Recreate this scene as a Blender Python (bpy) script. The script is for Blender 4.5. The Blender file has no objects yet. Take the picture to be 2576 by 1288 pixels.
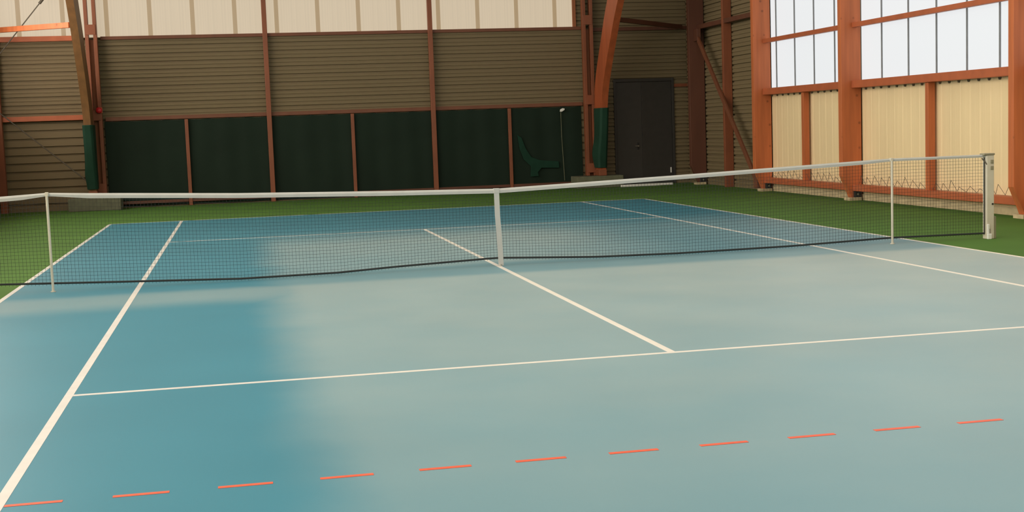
import bpy, math, random
from mathutils import Matrix, Vector
random.seed(7)
SC = bpy.context.scene
COL = SC.collection

# ------------------------------------------------------------------ camera
CAM = Vector((-2.9555, -15.3318, 1.6457)); YAW, PITCH, ROLL, FPX = 0.20044, -0.09743, -0.03575, 3340.55
fw = Vector((math.sin(YAW)*math.cos(PITCH), math.cos(YAW)*math.cos(PITCH), math.sin(PITCH)))
rt = Vector((math.cos(YAW), -math.sin(YAW), 0)); up = rt.cross(fw)
r2 = rt*math.cos(ROLL) + up*math.sin(ROLL); u2 = -rt*math.sin(ROLL) + up*math.cos(ROLL)
cam_d = bpy.data.cameras.new('camera'); cam = bpy.data.objects.new('camera', cam_d); COL.objects.link(cam)
cam_d.sensor_width = 36.0; cam_d.lens = FPX/2576*36.0; cam_d.clip_end = 200
cam.matrix_world = Matrix(((r2.x, u2.x, -fw.x, CAM.x), (r2.y, u2.y, -fw.y, CAM.y), (r2.z, u2.z, -fw.z, CAM.z), (0, 0, 0, 1)))
SC.camera = cam

# ------------------------------------------------------------------ light
E_SKY = 2.4      # translucent roof panels
E_BAND = 0.84     # translucent band under the eaves of the end walls
E_SIDE = 0.94     # clear polycarbonate windows of the side walls
E_LEFT = 5.0
C_SKY = (1.0, 0.93, 0.80); C_BAND = (0.66, 0.535, 0.375); C_SIDE = (0.80, 0.83, 0.85); C_LEFT = (1.0, 0.91, 0.76)
world = bpy.data.worlds.new('sky'); SC.world = world; world.use_nodes = True
world.node_tree.nodes['Background'].inputs[0].default_value = (0.62, 0.70, 0.80, 1)
world.node_tree.nodes['Background'].inputs[1].default_value = 0.6
vs = SC.view_settings
vs.view_transform = 'Standard'; vs.look = 'None'; vs.exposure = 0.0; vs.gamma = 1.0; vs.use_curve_mapping = False

cy = SC.cycles
cy.max_bounces = 5; cy.diffuse_bounces = 4; cy.glossy_bounces = 2; cy.transmission_bounces = 1; cy.transparent_max_bounces = 2
cy.use_light_tree = False; cy.use_adaptive_sampling = True; cy.adaptive_threshold = 0.025

# ------------------------------------------------------------------ materials
def nodes_mat(name):
    m = bpy.data.materials.new(name); m.use_nodes = True
    return m, m.node_tree.nodes, m.node_tree.links, m.node_tree.nodes['Principled BSDF']
def mat(name, c, rough=0.6, metal=0.0, var=0.12, scale=(6, 6, 6), spec=0.5, bump=0.0, spots=0.0):
    m, N, L, B = nodes_mat(name)
    B.inputs['Roughness'].default_value = rough; B.inputs['Metallic'].default_value = metal
    B.inputs['Specular IOR Level'].default_value = spec
    tc = N.new('ShaderNodeTexCoord'); mp = N.new('ShaderNodeMapping'); mp.inputs['Scale'].default_value = scale
    nz = N.new('ShaderNodeTexNoise'); nz.inputs['Scale'].default_value = 1.0; nz.inputs['Detail'].default_value = 2
    L.new(tc.outputs['Object'], mp.inputs[0]); L.new(mp.outputs[0], nz.inputs[0])
    rp = N.new('ShaderNodeValToRGB')
    rp.color_ramp.elements[0].position = 0.3; rp.color_ramp.elements[1].position = 0.7
    rp.color_ramp.elements[0].color = (*[v*(1-var) for v in c], 1)
    rp.color_ramp.elements[1].color = (*[min(1, v*(1+var)) for v in c], 1)
    L.new(nz.outputs[0], rp.inputs[0]); out = rp.outputs[0]
    if spots:
        vo = N.new('ShaderNodeTexVoronoi'); vo.inputs['Scale'].default_value = 4.0
        L.new(tc.outputs['Object'], vo.inputs['Vector'])
        r3 = N.new('ShaderNodeValToRGB'); r3.color_ramp.elements[0].position = 0.06; r3.color_ramp.elements[1].position = 0.14
        r3.color_ramp.elements[0].color = (1-spots,)*3+(1,); r3.color_ramp.elements[1].color = (1, 1, 1, 1)
        L.new(vo.outputs['Distance'], r3.inputs[0])
        mx = N.new('ShaderNodeMix'); mx.data_type = 'RGBA'; mx.blend_type = 'MULTIPLY'; mx.inputs[0].default_value = 1
        L.new(out, mx.inputs[6]); L.new(r3.outputs[0], mx.inputs[7]); out = mx.outputs[2]
    L.new(out, B.inputs['Base Color'])
    if bump:
        bp = N.new('ShaderNodeBump'); bp.inputs['Strength'].default_value = bump; bp.inputs['Distance'].default_value = 0.01
        L.new(nz.outputs[0], bp.inputs['Height']); L.new(bp.outputs[0], B.inputs['Normal'])
    return m
def lit_mat(name, c, strength, grain=0.04, scale=(30, 30, 0.3)):
    """daylit translucent sheet"""
    m, N, L, B = nodes_mat(name)
    B.inputs['Base Color'].default_value = (0.10, 0.10, 0.10, 1); B.inputs['Roughness'].default_value = 0.45
    B.inputs['Emission Strength'].default_value = strength
    if not grain:
        B.inputs['Emission Color'].default_value = (*c, 1); return m
    tc = N.new('ShaderNodeTexCoord'); mp = N.new('ShaderNodeMapping'); mp.inputs['Scale'].default_value = scale
    nz = N.new('ShaderNodeTexNoise'); nz.inputs['Scale'].default_value = 1.0; nz.inputs['Detail'].default_value = 1
    rp = N.new('ShaderNodeValToRGB'); rp.color_ramp.elements[0].position = 0.3; rp.color_ramp.elements[1].position = 0.7
    rp.color_ramp.elements[0].color = (*[v*(1-grain) for v in c], 1); rp.color_ramp.elements[1].color = (*[v*(1+grain) for v in c], 1)
    L.new(tc.outputs['Object'], mp.inputs[0]); L.new(mp.outputs[0], nz.inputs[0]); L.new(nz.outputs[0], rp.inputs[0])
    L.new(rp.outputs[0], B.inputs['Emission Color'])
    return m

M_BLUE = mat('blue_acrylic', (0.050, 0.222, 0.308), rough=0.45, var=0.05, scale=(0.5, 0.5, 0.5), spec=0.25)
M_GREEN = mat('green_acrylic', (0.066, 0.162, 0.024), rough=0.8, var=0.10, scale=(0.6, 0.6, 0.6), spec=0.25)
M_LINE = mat('white_line_paint', (0.64, 0.63, 0.61), rough=0.5, var=0.04)
def sheen_film(m, weight):
    """paints in the reflected sheen right of the left lane and along the net"""
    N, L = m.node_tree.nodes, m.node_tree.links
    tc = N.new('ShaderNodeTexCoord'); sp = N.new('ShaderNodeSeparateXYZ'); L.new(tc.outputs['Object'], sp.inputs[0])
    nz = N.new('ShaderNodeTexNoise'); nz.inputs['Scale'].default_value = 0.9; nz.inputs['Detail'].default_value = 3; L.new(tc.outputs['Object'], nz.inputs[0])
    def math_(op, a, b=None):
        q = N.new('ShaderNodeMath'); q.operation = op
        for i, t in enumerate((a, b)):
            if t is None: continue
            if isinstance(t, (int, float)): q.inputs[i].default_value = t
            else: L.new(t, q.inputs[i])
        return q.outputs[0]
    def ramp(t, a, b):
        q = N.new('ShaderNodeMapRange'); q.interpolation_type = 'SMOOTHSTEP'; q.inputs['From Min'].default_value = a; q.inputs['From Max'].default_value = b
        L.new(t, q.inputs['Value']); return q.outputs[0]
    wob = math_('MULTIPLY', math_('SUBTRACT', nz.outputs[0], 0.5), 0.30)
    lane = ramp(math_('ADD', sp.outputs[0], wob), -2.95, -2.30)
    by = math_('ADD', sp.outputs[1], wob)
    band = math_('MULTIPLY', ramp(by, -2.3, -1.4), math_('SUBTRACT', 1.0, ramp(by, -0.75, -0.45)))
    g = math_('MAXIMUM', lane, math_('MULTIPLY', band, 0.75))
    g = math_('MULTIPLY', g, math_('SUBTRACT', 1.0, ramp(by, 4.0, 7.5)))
    strip = math_('MULTIPLY', ramp(by, -0.95, -0.55), math_('SUBTRACT', 1.0, ramp(by, 0.2, 0.6)))  # painted sheen held back along the net for its shadow
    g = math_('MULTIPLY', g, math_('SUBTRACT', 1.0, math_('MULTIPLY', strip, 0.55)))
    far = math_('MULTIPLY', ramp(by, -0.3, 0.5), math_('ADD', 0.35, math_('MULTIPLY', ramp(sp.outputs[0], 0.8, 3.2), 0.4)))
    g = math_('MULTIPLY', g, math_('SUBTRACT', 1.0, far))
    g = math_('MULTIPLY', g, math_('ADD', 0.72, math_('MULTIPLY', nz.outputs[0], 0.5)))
    b = N['Principled BSDF']; b.inputs['Sheen Roughness'].default_value = SHEEN_R; b.inputs['Sheen Tint'].default_value = (1.0, 0.92, 0.75, 1)
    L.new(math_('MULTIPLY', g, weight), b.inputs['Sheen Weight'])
SHEEN_R = 0.45
sheen_film(M_BLUE, 0.50); sheen_film(M_LINE, 0.6)
M_DASH = mat('orange_line_paint', (0.72, 0.115, 0.055), rough=0.5, var=0.06)
M_SIDING = mat('beige_siding', (0.192, 0.148, 0.084), rough=0.6, var=0.012, scale=(0.6, 0.6, 0.6), spec=0.25)
M_CREAM = mat('cream_sheet', (0.82, 0.65, 0.40), rough=0.6, var=0.05, scale=(2, 2, 0.4))
M_STEEL = mat('oxide_red_steel', (0.235, 0.070, 0.030), rough=0.5, var=0.12, scale=(4, 4, 1.5))
M_RAIL = mat('orange_red_rail', (0.42, 0.108, 0.042), rough=0.5, var=0.10, scale=(4, 4, 4))
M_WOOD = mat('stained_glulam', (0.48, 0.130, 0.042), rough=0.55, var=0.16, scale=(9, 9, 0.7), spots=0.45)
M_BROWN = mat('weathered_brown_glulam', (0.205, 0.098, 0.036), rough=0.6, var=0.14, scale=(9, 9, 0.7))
M_BROWNSHADE = mat('brown_shaded_steel', (0.115, 0.040, 0.022), rough=0.55, var=0.10, scale=(4, 4, 1))  # brown of the corner column; doubles as painted shade on rails and strut
M_STEELSHADE = mat('shaded_red_steel', (0.17, 0.058, 0.028), rough=0.55, var=0.10, scale=(4, 4, 1))  # oxide red darkened to paint in the dim light on centre rails and brace
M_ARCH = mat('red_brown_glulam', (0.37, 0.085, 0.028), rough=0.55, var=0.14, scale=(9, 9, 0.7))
M_WOODDK = mat('stained_glulam_dark', (0.30, 0.105, 0.042), rough=0.6, var=0.16, scale=(9, 9, 0.7))
M_CURT = mat('dark_green_tarp', (0.012, 0.024, 0.016), rough=0.7, var=0.10, scale=(1, 1, 1), spec=0.15)
M_FLAP = mat('green_tarp_flap', (0.012, 0.042, 0.027), rough=0.7, var=0.08, spec=0.1)
M_PAD = mat('green_pad', (0.013, 0.048, 0.030), rough=0.65, var=0.15, scale=(3, 3, 2), spec=0.2)
M_DOOR = mat('dark_door_paint', (0.040, 0.036, 0.033), rough=0.45, var=0.08)
M_CONC = mat('grey_concrete', (0.13, 0.135, 0.085), rough=0.85, var=0.15, scale=(8, 8, 8), bump=0.2)
M_CONCL = mat('pale_concrete', (0.52, 0.42, 0.26), rough=0.85, var=0.15, scale=(8, 8, 8), bump=0.2)
M_TAPE = mat('white_net_tape', (0.50, 0.50, 0.475), rough=0.7, var=0.04)
M_NET = mat('black_net_cord', (0.020, 0.024, 0.024), rough=0.8, var=0.1)
M_ALU = mat('pale_painted_metal', (0.62, 0.58, 0.48), rough=0.42, var=0.05)
M_ALUDK = mat('grey_green_metal', (0.26, 0.24, 0.16), rough=0.5, var=0.08)
M_WHITE = mat('white_plastic', (0.80, 0.80, 0.78), rough=0.4, var=0.03)
M_BLACK = mat('black_metal', (0.02, 0.02, 0.02), rough=0.4, var=0.1)
M_RED = mat('red_plastic', (0.62, 0.02, 0.03), rough=0.3, var=0.05)
M_CABLE = mat('dark_steel_cable', (0.10, 0.085, 0.065), rough=0.5, var=0.1)
M_BRASS = mat('satin_steel', (0.55, 0.52, 0.46), rough=0.3, metal=0.8, var=0.05)
M_JOINT = mat('dark_glazing_bar', (0.20, 0.21, 0.22), rough=0.5, var=0.1)
M_ROOF = mat('roof_lining', (0.30, 0.25, 0.17), rough=0.8, var=0.05)
M_LITBAND = lit_mat('translucent_fibreglass', C_BAND, E_BAND)
M_LITLAP = lit_mat('double_layer_fibreglass', (0.40, 0.275, 0.145), E_BAND)
M_LITSIDE = lit_mat('clear_polycarbonate', C_SIDE, E_SIDE, grain=0)
M_LITLEFT = lit_mat('clear_polycarbonate_sunny', C_LEFT, E_LEFT, grain=0)
M_LITSKY = lit_mat('translucent_roof_sheet', C_SKY, E_SKY, grain=0)

# ------------------------------------------------------------------ mesh helpers
class MB:
    def __init__(s): s.v = []; s.f = []
    def box(s, x0, x1, y0, y1, z0, z1):
        b = len(s.v)
        s.v += [(x0, y0, z0), (x1, y0, z0), (x1, y1, z0), (x0, y1, z0), (x0, y0, z1), (x1, y0, z1), (x1, y1, z1), (x0, y1, z1)]
        s.f += [tuple(b+i for i in q) for q in ((0, 3, 2, 1), (4, 5, 6, 7), (0, 1, 5, 4), (1, 2, 6, 5), (2, 3, 7, 6), (3, 0, 4, 7))]
        return s
    def prism(s, poly, axis, a, b):
        """extrude a polygon (list of 2-tuples) along axis 'x','y' or 'z' from a to b"""
        def P(p, t): return {'x': (t, p[0], p[1]), 'y': (p[0], t, p[1]), 'z': (p[0], p[1], t)}[axis]
        n = len(poly); k = len(s.v)
        s.v += [P(p, a) for p in poly] + [P(p, b) for p in poly]
        s.f += [tuple(range(k+n-1, k-1, -1)), tuple(range(k+n, k+2*n))]
        s.f += [(k+i, k+(i+1) % n, k+n+(i+1) % n, k+n+i) for i in range(n)]
        return s
    def tube(s, pts, r, n=6, caps=True, r_end=None):
        pts = [Vector(p) for p in pts]; k = len(s.v); m = len(pts)
        for i, p in enumerate(pts):
            t = (pts[min(i+1, m-1)] - pts[max(i-1, 0)]).normalized()
            a = t.orthogonal().normalized() if abs(t.z) > 0.9 else t.cross(Vector((0, 0, 1))).normalized()
            b = t.cross(a); rr = r if r_end is None else r + (r_end-r)*i/(m-1)
            for j in range(n):
                w = 2*math.pi*(j+0.5)/n; s.v.append(tuple(p + a*math.cos(w)*rr + b*math.sin(w)*rr))
        for i in range(m-1):
            for j in range(n):
                s.f.append((k+i*n+j, k+i*n+(j+1) % n, k+(i+1)*n+(j+1) % n, k+(i+1)*n+j))
        if caps:
            s.f += [tuple(range(k+n-1, k-1, -1)), tuple(range(k+(m-1)*n, k+m*n))]
        return s
    def beam(s, a, b, w, h, upv=(0, 0, 1)):
        a, b = Vector(a), Vector(b); t = (b-a).normalized(); sd = t.cross(Vector(upv)).normalized(); u = sd.cross(t); k = len(s.v)
        for p in (a, b):
            for i, j in ((-1, -1), (1, -1), (1, 1), (-1, 1)): s.v.append(tuple(p + sd*i*w/2 + u*j*h/2))
        s.f += [tuple(k+i for i in q) for q in ((3, 2, 1, 0), (4, 5, 6, 7), (0, 1, 5, 4), (1, 2, 6, 5), (2, 3, 7, 6), (3, 0, 4, 7))]
        return s
    def strip(s, prof, axis, a, b):
        """open profile swept along an axis (sheet with its own bends)"""
        def P(p, t): return {'x': (t, p[0], p[1]), 'y': (p[0], t, p[1]), 'z': (p[0], p[1], t)}[axis]
        k = len(s.v); n = len(prof)
        s.v += [P(p, a) for p in prof] + [P(p, b) for p in prof]
        s.f += [(k+i, k+i+1, k+n+i+1, k+n+i) for i in range(n-1)]
        return s
    def build(s, name, m, parent=None, bevel=0, smooth=False, origin=None):
        me = bpy.data.meshes.new(name)
        o = bpy.data.objects.new(name, me); COL.objects.link(o)
        ox = Vector(origin) if origin else Vector((0, 0, 0))
        me.from_pydata([tuple(Vector(v)-ox) for v in s.v], [], s.f); me.update()
        o.location = ox
        if parent:
            o.parent = parent; o.location = ox - (parent.location if parent else Vector())
        me.materials.append(m)
        if smooth:
            for p in me.polygons: p.use_smooth = True
        if bevel:
            bv = o.modifiers.new('bevel', 'BEVEL'); bv.width = bevel; bv.segments = 2; bv.limit_method = 'ANGLE'
        return o
def empty(name, loc=(0, 0, 0)):
    o = bpy.data.objects.new(name, None); COL.objects.link(o); o.location = loc; o.empty_display_size = 0.1
    return o
def tag(o, label, cat, group=None):
    o['label'] = label; o['category'] = cat
    if group: o['group'] = group
    return o
def struct(o, label=None):
    o['kind'] = 'structure'
    if label: o['label'] = label
    return o
def B(name, x0, x1, y0, y1, z0, z1, m, parent=None, bevel=0):
    return MB().box(x0, x1, y0, y1, z0, z1).build(name, m, parent, bevel)

XR, YB = 8.72, 18.20            # inner faces of the side walls and of the end walls
EAVE, RIDGE = 7.0, 10.6
def roof_z(y): return EAVE + (RIDGE-EAVE)*(1-(min(abs(y), 18.6)/18.6)**2)

# ------------------------------------------------------------------ floor and court paint
floor = struct(B('floor', -9.2, 9.2, -18.8, 18.8, -0.25, 0, M_GREEN), 'hall floor, green around a blue tennis court')
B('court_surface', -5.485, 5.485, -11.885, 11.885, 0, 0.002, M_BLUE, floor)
LW = 0.055; Z0, Z1 = 0.002, 0.0035
for sx in (-1, 1):
    B('doubles_sideline', sx*5.485-LW/2, sx*5.485+LW/2, -11.885, 11.885, 0.0005, Z1, M_LINE, floor)
    B('singles_sideline', sx*4.115-LW/2, sx*4.115+LW/2, -11.83, 11.83, Z0, Z1, M_LINE, floor)
for sy in (-1, 1):
    B('baseline', -5.457, 5.457, sy*11.885-0.022, sy*11.885+0.022, 0.0005, Z1-0.0002, M_LINE, floor)
    B('service_line', -4.087, 4.087, sy*6.40-LW/2, sy*6.40+LW/2, Z0, Z1-0.0002, M_LINE, floor)
B('centre_service_line', -LW/2, LW/2, -6.372, 6.372, Z0, Z1, M_LINE, floor)
for k in range(17):
    x = -4.085 + 0.4775*k
    B('dash', x, x+0.255, -9.068, -9.032, Z0, Z1, M_DASH, floor)

# ------------------------------------------------------------------ end wall behind the court
PITCHZ = 0.195
def siding_prof(base, z0, z1, sgn, lap=False):
    """horizontal ribs: list of (depth, z); grooves sink away from the room"""
    pr = []; z = z0
    while z < z1 - 1e-6:
        for dz, d in ((0.0, 0.0), (0.148, 0.0), (0.154, 0.045), (0.186, 0.045)) if lap else ((0.0, 0.0), (0.065, 0.0), (0.070, 0.016), (0.084, 0.016), (0.090, 0.0), (0.148, 0.0), (0.152, 0.045), (0.186, 0.045)):
            if z+dz < z1: pr.append((base+sgn*d, z+dz))
        z += PITCHZ
    pr.append((base, z1)); return pr
def hsiding_back(name, x0, x1, z0, z1, parent, y=YB, lap=False):
    return MB().strip(siding_prof(y, z0, z1, 1, lap), 'x', x0, x1).build(name, M_SIDING, parent)
wall_back = struct(B('wall_back', -9.2, 9.2, YB+0.06, YB+0.30, 0, EAVE+0.1, M_SIDING), 'end wall clad in beige ribbed metal sheets')
posts_x = [-6.22, -2.14, 1.94, 6.01]
edges = [-8.72, -6.22, -2.14, 1.94, 6.01]
for a, b in zip(edges[:-1], edges[1:]):
    hsiding_back('cladding_panel', a, b, 2.16, 4.10, wall_back)
    hsiding_back('cladding_panel', a, b, 0.0, 2.15, wall_back, lap=True)
# right end of the wall around the dark door
hsiding_back('cladding_panel', 5.70, 6.01, 4.10, EAVE, wall_back)
hsiding_back('cladding_panel', 6.01, 8.72, 2.78, EAVE, wall_back)
hsiding_back('cladding_panel', 8.34, 8.72, 0.0, 2.76, wall_back)
hsiding_back('cladding_panel', 6.01, 6.70, 0.0, 2.76, wall_back)
B('flashing', 8.34, 8.72, YB-0.02, YB+0.02, 2.52, 2.60, M_STEEL, wall_back)
# rails
def brail(x0, x1, z0, z1, d=0.10, m=M_STEEL): return B('rail', x0, x1, YB-d, YB, z0, z1, m, wall_back, 0.006)
brail(-8.72, -6.42, 4.04, 4.16, 0.13, M_RAIL); brail(-6.02, 5.92, 4.05, 4.13, 0.06, M_STEELSHADE)
brail(-8.72, -6.42, 2.16, 2.28, 0.13, M_RAIL); brail(-6.02, 5.86, 2.11, 2.20, 0.06, M_STEELSHADE)
[B('rail', a, b, YB-0.13, YB-0.085, 0.09, 0.16, M_BROWNSHADE, wall_back, 0.004) for a, b in ((-5.98, -4.18), (-4.08, -2.205), (-2.075, -0.15), (-0.05, 1.875), (2.005, 3.85), (3.95, 5.84))]; brail(6.16, 8.70, 4.00, 4.09, 0.09, M_BROWNSHADE)
# translucent band under the eaves
win1 = struct(empty('window_1', (0, YB, 4.14)), 'long translucent cream band under the eaves')
joints = [-8.87+1.005*k for k in range(15)]
xs = [-8.72] + [x for x in joints if -8.72 < x < 5.65] + [5.68]
for i in range(len(xs)-1):
    a = xs[i] + (0.052 if i else 0); b = xs[i+1] - (0.052 if i < len(xs)-2 else 0)
    MB().box(a, b, YB+0.02, YB+0.045, 4.12, EAVE).build('pane', M_LITBAND, win1, origin=(a, YB, 4.14))
for x in xs[1:-1]:
    MB().box(x-0.052, x+0.052, YB+0.015, YB+0.05, 4.12, EAVE).build('mullion', M_LITLAP, win1, origin=(x, YB, 4.14))
MB().box(5.66, 5.74, YB-0.05, YB+0.06, 4.12, EAVE).build('window_jamb', M_WOODDK, win1, origin=(5.7, YB, 4.14))

# ------------------------------------------------------------------ steel posts on the end wall
def post(x, w, d, z1, label, name='steel_post'):
    o = MB().box(x-w/2, x+w/2, YB-d-0.075, YB-0.075, 0, z1).build(name, M_STEEL, None, 0.008, origin=(x, YB, 0))
    return tag(o, label, 'post', 'red steel posts along the end wall')
post(-2.14, 0.115, 0.10, EAVE, 'tall rust-red steel post rising past the cream band, left one of two full-height single posts')
post(1.94, 0.115, 0.10, EAVE, 'tall rust-red steel post rising past the cream band, nearer the net centre strap')
post(-4.13, 0.085, 0.06, 2.10, 'short rust-red post between green tarps, leftmost of three short ones')
post(-0.10, 0.085, 0.06, 2.10, 'short rust-red post between green tarps, middle of three short ones')
post(3.90, 0.085, 0.06, 2.10, 'short rust-red post left of the tarp with the loose pale flap')
def twin(xa, xb, label, y=YB-0.20):
    e = empty('twin_column', ((xa+xb)/2, y, 0)); tag(e, label, 'column', 'twin-channel steel columns')
    for x in (xa, xb):
        MB().box(x-0.042, x+0.042, y-0.06, y+0.10, 0.30, EAVE).build('channel', M_STEEL, e, 0.006, origin=(x, y, 0))
    for z in (0.5, 2.25, 4.28):
        MB().box(xa-0.02, xb+0.02, y-0.075, y-0.06, z-0.12, z+0.12).build('batten_plate', M_STEEL, e, 0.004, origin=(xa, y, z))
    MB().box(xa+0.042, xb-0.042, y+0.085, y+0.10, 0.30, 4.05).build('web', M_WOODDK, e, origin=(xa, y, 0.3))
    MB().box(xa-0.10, xb+0.10, y-0.10, y+0.14, 0.26, 0.30).build('base_plate', M_STEEL, e, origin=(xa, y, 0.28))
    return e
twin(-6.31, -6.12, 'red steel twin-channel column behind the left wooden arch leg')
twin(5.90, 6.09, 'red steel twin-channel column behind the right wooden arch leg')

# ------------------------------------------------------------------ green tarps between the posts
def tarp(x0, x1, label, seed, z1=2.10):
    rnd = random.Random(seed); ph = [rnd.uniform(0, 6.3) for _ in range(4)]; mb = MB(); nx, nz = 40, 16; y = YB-0.040
    for side in (0, 1):
        for j in range(nz+1):
            for i in range(nx+1):
                u, v = i/nx, j/nz
                d = 0.010*math.sin(9*u+ph[0]+1.2*v) + 0.006*math.sin(23*u+ph[1]) + 0.008*math.sin(4*v+ph[2]+3*u)
                mb.v.append((x0+(x1-x0)*u, y-d-0.004+0.006*side, 0.03+(z1-0.03)*v - 0.012*math.sin(math.pi*((u*4) % 1))*v))
    n = (nx+1)*(nz+1)
    for j in range(nz):
        for i in range(nx):
            a = j*(nx+1)+i; q = (a, a+1, a+nx+2, a+nx+1)
            mb.f.append(q); mb.f.append(tuple(n+t for t in reversed(q)))
    o = mb.build('windbreak_tarp', M_CURT, None, smooth=True, origin=((x0+x1)/2, YB, 0.03))
    tag(o, label, 'tarp', 'dark green tarps hung along the end wall')
    for k in range(5):
        xx = x0+(x1-x0)*(k+0.5)/5
        MB().tube([(xx, y-0.012, z1-0.02), (xx, y-0.012, z1+0.03)], 0.006, 5).build('tie', M_BLACK, o, origin=(xx, YB, z1))
    return o
tx = [-6.06, -4.13, -2.14, -0.10, 1.94, 3.90, 5.82]
tl = ['dark green tarp beside the left arch leg, before the first short post',
      'dark green tarp between the leftmost short post and the left tall post',
      'dark green tarp right of the left tall post, up to the middle short post',
      'dark green tarp between the middle short post and the right tall post',
      'dark green tarp right of the tall post, left of the flap tarp',
      'dark green tarp with a loose paler flap and a white clip']
tarps = []
for i in range(6): tarps.append(tarp(tx[i]+0.01, tx[i+1]-0.01, tl[i], 10+i))
# loose paler flap on the last tarp
fl = [(4.09, 1.42), (4.20, 1.34), (4.30, 1.06), (4.44, 0.84), (4.66, 0.75), (5.16, 0.70), (5.17, 0.53), (4.70, 0.55), (4.60, 0.44), (4.62, 0.34), (4.40, 0.33), (4.42, 0.60), (4.24, 0.78), (4.14, 1.05)]
MB().prism(fl[::-1], 'y', YB-0.105, YB-0.085).build('flap', M_FLAP, tarps[5], 0.008, origin=(4.4, YB, 0.7))
tarps[5].children[-1]['label'] = 'paler green loose flap'
clip = empty('cord_clip', (5.29, YB-0.10, 2.02)); tag(clip, 'small white clip at the top of the tarp with a hanging cord', 'clip')
MB().prism([(5.225, 1.975), (5.265, 1.965), (5.345, 2.01), (5.35, 2.045), (5.30, 2.06), (5.235, 2.03)][::-1], 'y', YB-0.15, YB-0.10).build('clip_body', M_WHITE, clip, 0.008, origin=(5.29, YB-0.1, 2.02))
MB().tube([(5.25, YB-0.11, 1.98), (5.255, YB-0.11, 1.3), (5.28, YB-0.11, 0.7), (5.30, YB-0.11, 0.2)], 0.009, 5).build('cord', M_CONC, clip, origin=(5.29, YB-0.1, 2.02))

# ------------------------------------------------------------------ dark door in the corner
door = struct(empty('door_1', (7.52, YB, 0)), 'tall dark double door in the far corner')
DK = lambda n, x0, x1, y0, y1, z0, z1, m=M_DOOR, bv=0.004, par=None: MB().box(x0, x1, y0, y1, z0, z1).build(n, m, par or door, bv, origin=(x0, y0, z0) if par is None else None)
DK('door_frame', 6.70, 6.76, YB-0.04, YB+0.05, 0, 2.76); DK('door_frame', 8.28, 8.34, YB-0.04, YB+0.05, 0, 2.76)
DK('door_frame', 6.76, 8.28, YB-0.04, YB+0.05, 2.68, 2.76)
M_DOORL = mat('dark_grey_door_paint', (0.050, 0.046, 0.043), rough=0.45, var=0.06)
def leaf(x0, x1, m):
    l = MB().box(x0, x1, YB, YB+0.05, 0.01, 2.675).build('door_leaf', m, door, 0.004, origin=(x0, YB, 0))
    return l
l1 = leaf(6.765, 7.452, M_DOORL); l2 = leaf(7.458, 8.275, M_DOOR)
def on(par, mb, name, m, bevel=0):
    """child mesh given in world coordinates"""
    w = Vector(par.location)
    if par.parent: w = w + par.parent.location
    mb.v = [tuple(Vector(v)-w) for v in mb.v]
    return mb.build(name, m, None, bevel)
def child(par, mb, name, m, bevel=0):
    o = on(par, mb, name, m, bevel); o.parent = par; return o
child(l1, MB().box(7.30, 7.36, YB-0.012, YB, 0.92, 1.10), 'handle_plate', M_BLACK, 0.004)
child(l1, MB().tube([(7.33, YB-0.01, 1.01), (7.33, YB-0.06, 1.01)], 0.018, 8).tube([(7.33, YB-0.055, 1.01), (7.24, YB-0.055, 1.01)], 0.012, 8), 'handle', M_BRASS)
child(l2, MB().box(8.20, 8.235, YB-0.02, YB, 0.28, 0.42), 'bolt_cover', M_WHITE, 0.004)
bar = MB().beam((6.58, 17.32, 0.028), (7.97, 17.34, 0.028), 0.07, 0.056).build('floor_batten', M_WHITE, None, 0.008, origin=(7.3, 17.33, 0))
tag(bar, 'white batten lying on the floor before the dark door', 'batten')

# ------------------------------------------------------------------ side walls
def vsheet(xw, sgn, y0, y1, z0, z1, parent):
    """cream sheet with vertical ribs; sgn = +1 when the room lies towards -x"""
    pr = []; y = y0; k = 0
    while y < y1-1e-6:
        for dy, d in ((0, 0), (0.10, 0), (0.112, 0.0015), (0.188, 0.0015), (0.20, 0), (0.245, 0), (0.258, 0.006), (0.285, 0.006), (0.298, 0)):
            if y+dy < y1: pr.append((xw-sgn*d, y+dy))
        y += 0.30
    pr.append((xw, y1))
    return MB().strip(pr, 'z', z0, z1).build('cladding_panel', M_CREAM, parent)
COLS = [16.80, 12.55, 8.20, 2.49, -3.2, -8.9, -14.6]     # near faces of the columns
CT = 0.145
MIDS = [14.92, 10.50, 5.42, -0.35, -6.0, -11.7]
gable = [(-18.5, 0), (18.26, 0)] + [(y, roof_z(y)) for y in [18.26-1.838*i for i in range(21)]]
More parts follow.
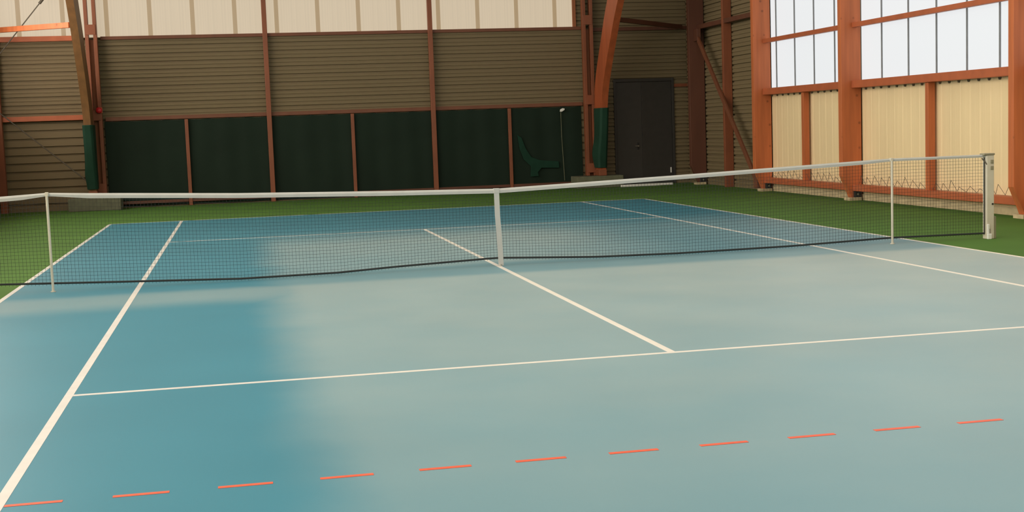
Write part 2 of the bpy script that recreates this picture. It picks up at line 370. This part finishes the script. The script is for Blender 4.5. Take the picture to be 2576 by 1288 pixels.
def side_wall(sgn, name, lab):
    X = sgn*XR
    a, b = (X+0.05, X+0.30) if sgn > 0 else (X-0.30, X-0.05)
    w = struct(MB().prism(gable, 'x', a, b).build(name, M_SIDING), lab)
    # horizontal-ribbed bay next to the far corner
    MB().strip(siding_prof(X, 0.0, EAVE+0.4, sgn), 'y', COLS[1 if sgn > 0 else 0]+CT/2, YB).build('cladding_panel', M_SIDING, w)
    bays = [(COLS[i+1]+CT, COLS[i]) for i in range(1 if sgn > 0 else 0, 6)] + [(-18.2, COLS[6])]
    for y0, y1 in bays:
        mid = [m for m in MIDS if y0 < m < y1]
        cuts = [y0] + ([mid[0]+0.05] if mid else []) + [y1]
        for c0, c1 in zip(cuts[:-1], cuts[1:]): vsheet(X, sgn, c0, c1, 0.10, 2.22, w)
        x0, x1 = sorted((X-sgn*0.22, X-sgn*0.02))
        B('sill_rail', x0, x1, y0, y1, 2.135, 2.275, M_RAIL, w, 0.008)
        B('base_rail', x0, x1, y0, y1, 0.185, 0.305, M_RAIL, w, 0.008)
        if sgn > 0 and y0 > 2:
            for k in range(int((y1-y0)/0.30)):
                yy = y0+0.27+0.30*k
                w_ = MB().prism([(yy-0.028, 2.137), (yy+0.028, 2.137), (yy+0.012, 2.095), (yy-0.012, 2.095)], 'x', X-0.03, X-0.002).build('rib_shade_tooth', M_CABLE, w)  # dark teeth paint in the shadows of the sheet ribs below the sill
        x0, x1 = sorted((X-sgn*0.20, X-sgn*0.10))
        B('glazing_rail', x0, x1, y0, y1, 3.27, 3.36, M_RAIL, w, 0.006)
        B('glazing_rail', x0, x1, y0, y1, 4.42, 4.51, M_RAIL, w, 0.006)
        x0, x1 = sorted((X-sgn*0.02, X+sgn*0.05))
        B('kerb', x0, x1, y0, y1, 0, 0.12, M_CONCL, w)
    return w, bays
wall_right, bays = side_wall(1, 'wall_right', 'side wall with wooden columns, cream sheets and tall windows')
wall_left, bays_l = side_wall(-1, 'wall_left', 'side wall on the left, out of the picture')
GLZ = {0: [9.32, 10.28, 11.24, 12.22], 1: [3.50, 4.45, 5.41, 6.37, 7.36]}
n = 2
for sgn in (1, -1):
    X = sgn*XR; mm = M_LITSIDE if sgn > 0 else M_LITLEFT
    for bi, (y0, y1) in enumerate(bays if sgn > 0 else bays_l):
        wn = struct(empty('window_%d' % n, (X, (y0+y1)/2, 2.26)), 'tall white polycarbonate window %s' % (('between the two farther wooden columns', 'between the two nearer wooden columns', 'nearer than the right-hand column')[min(bi, 2)] if sgn > 0 else 'in the left wall')); n += 1
        js = (sgn > 0 and GLZ.get(bi)) or [y0+0.45+0.97*k for k in range(9) if y0+0.45+0.97*k < y1-0.1]
        ys = [y0] + js + [y1]; top = min(roof_z(y0), roof_z(y1)) - 0.35
        for a, b in zip(ys[:-1], ys[1:]):
            p0, p1 = sorted((X-sgn*0.005, X+sgn*0.02))
            MB().box(p0, p1, a+0.008, b-0.008, 2.22, top).build('pane', mm, wn, origin=(X, a, 2.26))
        for y in js:
            p0, p1 = sorted((X-sgn*0.03, X+sgn*0.02))
            MB().box(p0, p1, y-0.010, y+0.010, 2.26, top).build('glazing_bar', M_JOINT, wn, origin=(X, y, 2.26))
# wooden columns on the right wall (tapered foot, steel shoe, concrete pad)
col_lab = ['dark brown column in the shadowed far corner by the door', 'wooden column at the far edge of the white windows',
           'broad wooden column between the two white windows', 'wooden column at the right edge with a bright orange narrow face']
def column(sgn, y, lab):
    X = sgn*XR; e = empty('glulam_column', (X-sgn*0.2, y+CT/2, 0)); tag(e, lab, 'column', 'wooden columns of the side wall' if sgn > 0 else 'wooden columns of the left wall')
    pr = [(X-sgn*0.02, 0.06), (X-sgn*0.24, 0.06), (X-sgn*0.27, 0.14), (X-sgn*0.42, 0.48), (X-sgn*0.42, roof_z(y)-0.3), (X-sgn*0.02, roof_z(y)-0.3)]
    mb = MB().prism(pr, 'y', y, y+CT); child(e, mb, 'shaft', M_BROWNSHADE if sgn > 0 and y > 16 else M_WOOD, 0.006)
    x0, x1 = sorted((X-sgn*0.30, X-sgn*0.05)); child(e, MB().box(x0, x1, y-0.06, y+CT+0.06, 0, 0.06), 'foot_pad', M_CONCL, 0.004)
    x0, x1 = sorted((X-sgn*0.20, X-sgn*0.06)); child(e, MB().box(x0, x1, y-0.05, y, 0.06, 0.26), 'steel_shoe', M_BLACK, 0.006)
    for zz in (0.12, 0.20):
        child(e, MB().tube([(X-sgn*0.13, y-0.05, zz), (X-sgn*0.13, y-0.07, zz)], 0.018, 6), 'bolt', M_ALUDK)
    return e
for i, y in enumerate(COLS):
    column(1, y, col_lab[i] if i < 4 else 'wooden column of the right wall, %s of those outside the picture' % ('first', 'second', 'third')[i-4])
for i, y in enumerate(COLS):
    if i != 0: column(-1, y, 'wooden column of the left wall, outside the picture')
mid_lab = ['slim red-brown post on the ribbed wall behind the diagonal brace', 'slim wooden post on cream sheets under the farther window', 'slim wooden post on cream sheets under the nearer window',
           'slim wooden post of the right wall, nearest to the right-hand column', 'slim wooden post of the right wall beside the camera', 'slim wooden post of the right wall behind the camera']
for i, y in enumerate(MIDS):
    z0, z1, d = (0, 5.6, 0.22) if i == 0 else (0.305, 2.135, 0.17)
    o = MB().box(XR-d, XR-0.045 if i else XR-0.01, y, y+0.11, z0, z1).build('wall_post', M_WOOD if i else M_STEEL, None, 0.006, origin=(XR-0.1, y, z0))
    tag(o, mid_lab[i], 'post', 'slim wooden wall posts')
# rails and brace of the ribbed corner bay
B('rail', XR-0.20, XR-0.06, COLS[1]+CT, COLS[0], 3.90, 4.01, M_BROWNSHADE, wall_right, 0.006)
br = empty('diagonal_brace', (8.5, 15.0, 0)); tag(br, 'red-brown diagonal steel brace leaning across the ribbed corner wall', 'brace')
child(br, MB().beam((8.46, 16.70, 3.78), (8.46, 12.80, 0.16), 0.05, 0.13), 'brace_bar', M_STEELSHADE, 0.006)
child(br, MB().box(8.42, 8.52, 16.52, 16.79, 3.60, 3.90), 'gusset_plate', M_BROWNSHADE, 0.006)
child(br, MB().box(8.42, 8.52, 12.78, 12.98, 0.06, 0.40), 'gusset_plate', M_STEELSHADE, 0.006)
# thin dark zigzag line just above the base rails
for bi, (y0, y1) in enumerate(bays[:2]):
    pts = []; y = y0+0.05; k = 0; rnd = random.Random(bi)
    while y < y1-0.03:
        pts.append((XR-0.10-0.03*(k % 2), y, (0.315 if k % 2 == 0 else 0.45+rnd.uniform(-0.06, 0.05)))); y += rnd.uniform(0.11, 0.17); k += 1
    o = MB().tube(pts, 0.0042, 5).build('zigzag_line', M_CABLE, None, origin=(XR-0.1, y0, 0.31))
    tag(o, 'thin zigzag line above the base rail under the %s window' % ('farther', 'nearer')[bi], 'wire', 'zigzag lines on the side wall')

# left corner: steel corner post, rods
cp = MB().box(-8.52, -8.36, YB-0.26, YB-0.10, 0, EAVE).build('corner_post', M_STEEL, None, 0.006, origin=(-8.44, YB-0.18, 0))
tag(cp, 'dark red corner post at the left edge of the picture', 'post')
def rod(a, b, label, tb=None):
    e = empty('bracing_rod', a); tag(e, label, 'rod', 'thin bracing rods of the left corner')
    child(e, MB().tube([a, b], 0.013, 6), 'rod', M_CABLE)
    if tb is not None:
        A, Bv = Vector(a), Vector(b); c = A.lerp(Bv, tb); d = (Bv-A).normalized()
        child(e, MB().tube([c-d*0.16, c-d*0.12, c+d*0.12, c+d*0.16], 0.034, 8), 'turnbuckle', M_CABLE)
    return e
rod((-8.36, 17.86, 3.66), (-6.50, 17.86, 5.88), 'thin dark rod with a turnbuckle crossing the cream band at upper left', 0.615)
rod((-8.44, 17.82, 2.44), (-6.42, 17.82, 0.62), 'thin dark rod slanting over the lower left siding')

# ------------------------------------------------------------------ glulam arches
def cr(p, n=8):
    out = []
    for i in range(len(p)-1):
        p0, p1, p2, p3 = p[max(i-1, 0)], p[i], p[i+1], p[min(i+2, len(p)-1)]
        for k in range(n):
            t = k/n
            out.append(tuple(0.5*(2*p1[j]+(p2[j]-p0[j])*t+(2*p0[j]-5*p1[j]+4*p2[j]-p3[j])*t*t+(3*p1[j]-p0[j]-3*p2[j]+p3[j])*t**3) for j in (0, 1)))
    out.append(p[-1]); return out
inner = [(17.60, 0.32), (17.53, 0.75), (17.40, 1.30), (17.23, 2.12), (16.95, 2.74), (16.28, 3.66), (15.52, 4.55), (14.0, 6.0), (11.2, 7.6), (7.0, 8.9), (3.0, 9.5), (0.0, 9.6)]
outer = [(17.90, 0.32), (17.91, 0.75), (17.91, 1.30), (17.90, 2.12), (17.74, 2.76), (17.12, 3.72), (16.42, 4.66), (14.7, 6.5), (11.7, 8.2), (7.3, 9.55), (3.1, 10.15), (0.0, 10.3)]
def arch(xc, lab, padlab, wood, t=0.165):
    I, O = cr(inner), cr(outer); full_i = I + [(-y, z) for y, z in reversed(I[:-1])]; full_o = O + [(-y, z) for y, z in reversed(O[:-1])]
    e = empty('glulam_arch', (xc, 17.7, 0)); tag(e, lab, 'arch', 'wooden roof arches')
    mb = MB(); n = len(full_i)
    for (a, b) in zip(full_i, full_o):
        mb.v += [(xc-t/2, a[0], a[1]), (xc+t/2, a[0], a[1]), (xc+t/2, b[0], b[1]), (xc-t/2, b[0], b[1])]
    for i in range(n-1):
        for j in range(4):
            q = (4*i+j, 4*i+(j+1) % 4, 4*i+4+(j+1) % 4, 4*i+4+j); mb.f.append(q[::-1])
    mb.f += [(0, 1, 2, 3), (4*n-1, 4*n-2, 4*n-3, 4*n-4)]
    child(e, mb, 'timber', wood)
    child(e, MB().box(xc-t/2-0.02, xc+t/2+0.02, 17.56, 17.92, 0.302, 0.46), 'steel_shoe', M_STEEL, 0.01)
    # pad wrapped round the leg, bulging at the rear low down
    I2 = [p for p in I if 0.50 < p[1] < 2.12]; O2 = [p for p in O if 0.50 < p[1] < 2.12]; m = min(len(I2), len(O2)); mb = MB()
    for k in range(m):
        a, b = I2[k], O2[k]; z = a[1]; w = 0.045; bulge = 0.10*math.exp(-((z-0.85)/0.32)**2)
        xa, xb = xc-t/2-0.035-bulge*0.25, xc+t/2+0.035; y0, y1 = a[0]-w, b[0]+0.01; c = 0.05
        mb.v += [(xa+c, y0, z), (xb-c, y0, z), (xb, y0+c, z), (xb, y1-c, z), (xb-c, y1, z), (xa+c-bulge*0.5, y1+0.0, z), (xa-bulge*0.5, y1-c, z), (xa, y0+c, z)]
    for k in range(m-1):
        for j in range(8): mb.f.append((8*k+j, 8*k+(j+1) % 8, 8*k+8+(j+1) % 8, 8*k+8+j))
    mb.f += [tuple(range(7, -1, -1)), tuple(range(8*(m-1), 8*m))]
    p = child(e, mb, 'leg_pad', M_PAD, 0.012); p['label'] = padlab
    return e
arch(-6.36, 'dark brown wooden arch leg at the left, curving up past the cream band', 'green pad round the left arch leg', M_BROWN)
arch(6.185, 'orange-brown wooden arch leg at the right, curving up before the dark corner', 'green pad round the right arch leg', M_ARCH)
pa = B('footing', -6.92, -5.72, 17.34, 18.06, 0, 0.30, M_CONC, None, 0.015); tag(pa, 'low concrete footing under the left arch leg', 'footing')
pb = B('footing', 5.46, 6.68, 17.40, 18.08, 0, 0.30, M_CONC, None, 0.015); tag(pb, 'low concrete footing under the right arch leg', 'footing')
# struts from arches to the corners
s1 = MB().beam((-6.45, 16.00, 4.24), (-8.34, 17.86, 4.30), 0.10, 0.12).build('strut', M_WOOD, None, 0.006, origin=(-6.42, 15.95, 4.24))
tag(s1, 'orange-brown strut from the left arch to the left corner', 'strut')
s2 = MB().beam((6.275, 16.12, 4.13), (8.50, 17.95, 4.05), 0.09, 0.11).build('strut', M_BROWNSHADE, None, 0.006, origin=(6.33, 15.55, 4.12))
tag(s2, 'dark strut from the right arch to the shadowed corner', 'strut')
# red alarm on the left twin column
al = empty('alarm_sounder', (-6.13, YB-0.30, 2.37)); tag(al, 'small round red alarm on the left twin column', 'alarm')
child(al, MB().box(-6.165, -6.055, YB-0.30, YB-0.27, 2.30, 2.44), 'back_plate', M_RAIL, 0.01)
mb = MB(); N_ = 14
for r_, yy in ((0.075, -0.30), (0.075, -0.33), (0.055, -0.37), (0.02, -0.385)):
    for j in range(N_): mb.v.append((-6.135+r_*math.cos(2*math.pi*j/N_), YB+yy, 2.37+r_*math.sin(2*math.pi*j/N_)))
for k in range(3):
    for j in range(N_): mb.f.append((k*N_+j, k*N_+(j+1) % N_, (k+1)*N_+(j+1) % N_, (k+1)*N_+j))
mb.f.append(tuple(range(3*N_, 4*N_))); child(al, mb, 'dome', M_RED)

# ------------------------------------------------------------------ roof, near end wall
ceil = struct(empty('ceiling', (0, 0, EAVE)), 'curved roof with translucent sheets')
SKX0, SKX1 = -2.5, 6.0
ys = [-18.6+3.1*i for i in range(13)]
def roofpanel(x0, x1, y0, y1, m, nm):
    k = 4; mb = MB(); pr = [(y0+(y1-y0)*i/k, roof_z(y0+(y1-y0)*i/k)) for i in range(k+1)]
    pr = pr + [(y, z+0.06) for y, z in reversed(pr)]
    mb.prism(pr, 'x', x0, x1); return mb.build(nm, m, ceil, origin=(x0, y0, EAVE))
for y0, y1 in zip(ys[:-1], ys[1:]):
    roofpanel(-9.2, SKX0, y0, y1, M_ROOF, 'roof_panel'); roofpanel(SKX1, 9.2, y0, y1, M_ROOF, 'roof_panel')
    sky = y0 > -16 and y1 < 1
    roofpanel(SKX0, SKX1, y0, y1, M_LITSKY if sky else M_ROOF, 'skylight_panel' if sky else 'roof_panel')
wall_front = struct(B('wall_front', -9.2, 9.2, -18.6, -18.3, 0, EAVE+0.1, M_SIDING), 'end wall behind the camera')

# ------------------------------------------------------------------ net
def lerp_tab(tab, x):
    for (a, va), (b, vb) in zip(tab[:-1], tab[1:]):
        if x <= b: return va + (vb-va)*(x-a)/(b-a)
    return tab[-1][1]
top_tab = [(-6.32, 1.060), (-5.5, 1.078), (-5.03, 1.098), (-4.6, 1.076), (-4.26, 1.062), (-2.97, 1.003), (-1.17, 0.948), (0, 0.922), (2.21, 0.985), (5.03, 1.075), (6.32, 1.074)]
bot_tab = [(-6.32, 0.13), (-5.58, 0.115), (-4.32, 0.072), (-3.0, 0.030), (-1.9, 0.036), (-1.2, 0.068), (-0.03, 0.105), (1.2, 0.050), (2.2, 0.038), (3.7, 0.048), (5.0, 0.082), (6.32, 0.072)]
tape_w = [(-6.32, 0.060), (-5.3, 0.056), (-5.03, 0.036), (-4.6, 0.056), (0, 0.055), (4.6, 0.05), (5.03, 0.036), (6.32, 0.036)]
net = empty('tennis_net', (0, 0, 0)); tag(net, 'black tennis net with white top tape across the blue court', 'net')
NXS = [-6.32+12.64*i/160 for i in range(161)]
mb = MB()
for x in NXS:
    z = lerp_tab(top_tab, x); w = lerp_tab(tape_w, x)
    mb.v += [(x, -0.007, z-w), (x, -0.009, z-w*0.4), (x, 0.0, z), (x, 0.009, z-w*0.4), (x, 0.007, z-w)]
for i in range(160):
    for j in range(5): mb.f.append((5*i+j, 5*i+(j+1) % 5, 5*i+5+(j+1) % 5, 5*i+5+j))
mb.f += [(4, 3, 2, 1, 0), tuple(5*160+j for j in range(5))]
child(net, mb, 'top_tape', M_TAPE)['label'] = 'white top tape'
child(net, MB().tube([(x, 0.0, lerp_tab(bot_tab, x)) for x in NXS[::2]], 0.0115, 6), 'hem_cord', M_NET)
mb = MB(); CELL = 0.039; R = 0.00115
nv = int(12.62/CELL)
for i in range(nv+1):
    x = -6.31 + 12.62*i/nv; z0 = lerp_tab(bot_tab, x)-0.026; z1 = lerp_tab(top_tab, x)-0.02
    mb.box(x-R, x+R, -R, R, z0, z1)
nh = 24
for j in range(1, nh):
    k = len(mb.v); f = j/nh
    for x in NXS:
        z0 = lerp_tab(bot_tab, x); z1 = lerp_tab(top_tab, x)-0.03; z = z0+(z1-z0)*f
        mb.v += [(x, -R, z-R), (x, R, z-R), (x, R, z+R), (x, -R, z+R)]
    for i in range(160):
        for q in range(4): mb.f.append((k+4*i+q, k+4*i+(q+1) % 4, k+4*i+4+(q+1) % 4, k+4*i+4+q))
m_ = child(net, mb, 'netting', M_NET); m_['kind'] = 'stuff'
mb = MB(); mb.v = []
st = [(-0.002, 0.905), (0.0, 0.6), (0.010, 0.4), (0.018, 0.2), (0.022, 0.012)]
for x, z in st: mb.v += [(x-0.031, -0.012, z), (x+0.031, -0.012, z), (x+0.031, -0.016, z), (x-0.031, -0.016, z)]
for i in range(len(st)-1):
    for q in range(4): mb.f.append((4*i+q, 4*i+(q+1) % 4, 4*i+4+(q+1) % 4, 4*i+4+q))
mb.f += [(3, 2, 1, 0), tuple(4*(len(st)-1)+q for q in range(4))]
strap = child(net, mb, 'centre_strap', M_TAPE); strap['label'] = 'white centre strap'
child(strap, MB().box(-0.036, 0.034, -0.018, 0.014, 0.868, 0.926), 'strap_loop', M_TAPE, 0.004)
child(strap, MB().tube([(0.022, -0.014, 0.002), (0.022, -0.014, 0.03)], 0.012, 8), 'floor_anchor', M_BRASS)
for x in (-6.315, 6.315):
    child(net, MB().tube([(x, 0, 0.06), (x, 0, 1.05)], 0.007, 5), 'side_cord', M_NET)
# singles sticks
def stick(x, lab):
    e = empty('singles_stick', (x, -0.02, 0)); tag(e, lab, 'net stick', 'singles sticks propping the net')
    child(e, MB().tube([(x, -0.026, 0.006), (x, -0.026, lerp_tab(top_tab, x)-0.03)], 0.0145, 12), 'pole', M_ALU)
    child(e, MB().tube([(x, -0.026, 0.0036), (x, -0.026, 0.012)], 0.028, 12), 'foot', M_ALU)
    child(e, MB().box(x-0.019, x+0.019, -0.03, 0.012, lerp_tab(top_tab, x)-0.034, lerp_tab(top_tab, x)+0.006), 'clip', M_ALU, 0.006)
stick(-5.03, 'slim pale pole propping the net at the left of the court'); stick(5.03, 'slim pale pole propping the net near the right net post')
# net posts
def netpost(sx, lab):
    e = empty('net_post', (sx*6.375, 0, 0)); tag(e, lab, 'net post', 'net posts')
    x0, x1 = sorted((sx*6.322, sx*6.425))
    child(e, MB().box(x0, x1, -0.05, 0.05, 0, 1.065), 'post_body', M_ALU, 0.008)
    a, b = sorted((sx*6.285, sx*6.432)); child(e, MB().box(a, b, -0.055, 0.055, 1.065, 1.088), 'cap', M_ALUDK, 0.004)
    a, b = sorted((sx*6.372, sx*6.412))
    for z in (0.985, 0.905): child(e, MB().box(a, b, -0.062, -0.05, z-0.022, z+0.022), 'crank_socket', M_ALUDK, 0.004)
    child(e, MB().tube([(sx*6.27, -0.02, 1.03), (sx*6.30, -0.03, 0.99), (sx*6.325, -0.045, 0.95)], 0.008, 6), 'tension_cable', M_CABLE)
    a, b = sorted((sx*6.400, sx*6.462)); child(e, MB().box(a, b, -0.035, 0.06, 0, 0.285), 'ground_sleeve', M_ALUDK, 0.006)
    a, b = sorted((sx*6.318, sx*6.372)); child(e, MB().box(a, b, -0.085, -0.05, 0, 0.07), 'foot_block', M_WHITE, 0.006)
    a, b = sorted((sx*6.318, sx*6.348)); child(e, MB().box(a, b, -0.075, -0.05, 0.07, 0.19), 'latch', M_WHITE, 0.006)
    a, b = sorted((sx*6.348, sx*6.362)); child(e, MB().box(a, b, -0.060, -0.05, 0.07, 0.13), 'slot', M_BLACK)
    child(e, MB().tube([(sx*6.40, -0.05, 0.445), (sx*6.40, -0.06, 0.445)], 0.012, 8), 'bolt', M_BLACK)
    a, b = sorted((sx*6.314, sx*6.322)); child(e, MB().box(a, b, -0.012, 0.012, 0.08, 0.95), 'lacing_bar', M_CABLE)
netpost(1, 'pale metal net post at the right end of the net'); netpost(-1, 'net post at the left end of the net, just outside the picture')
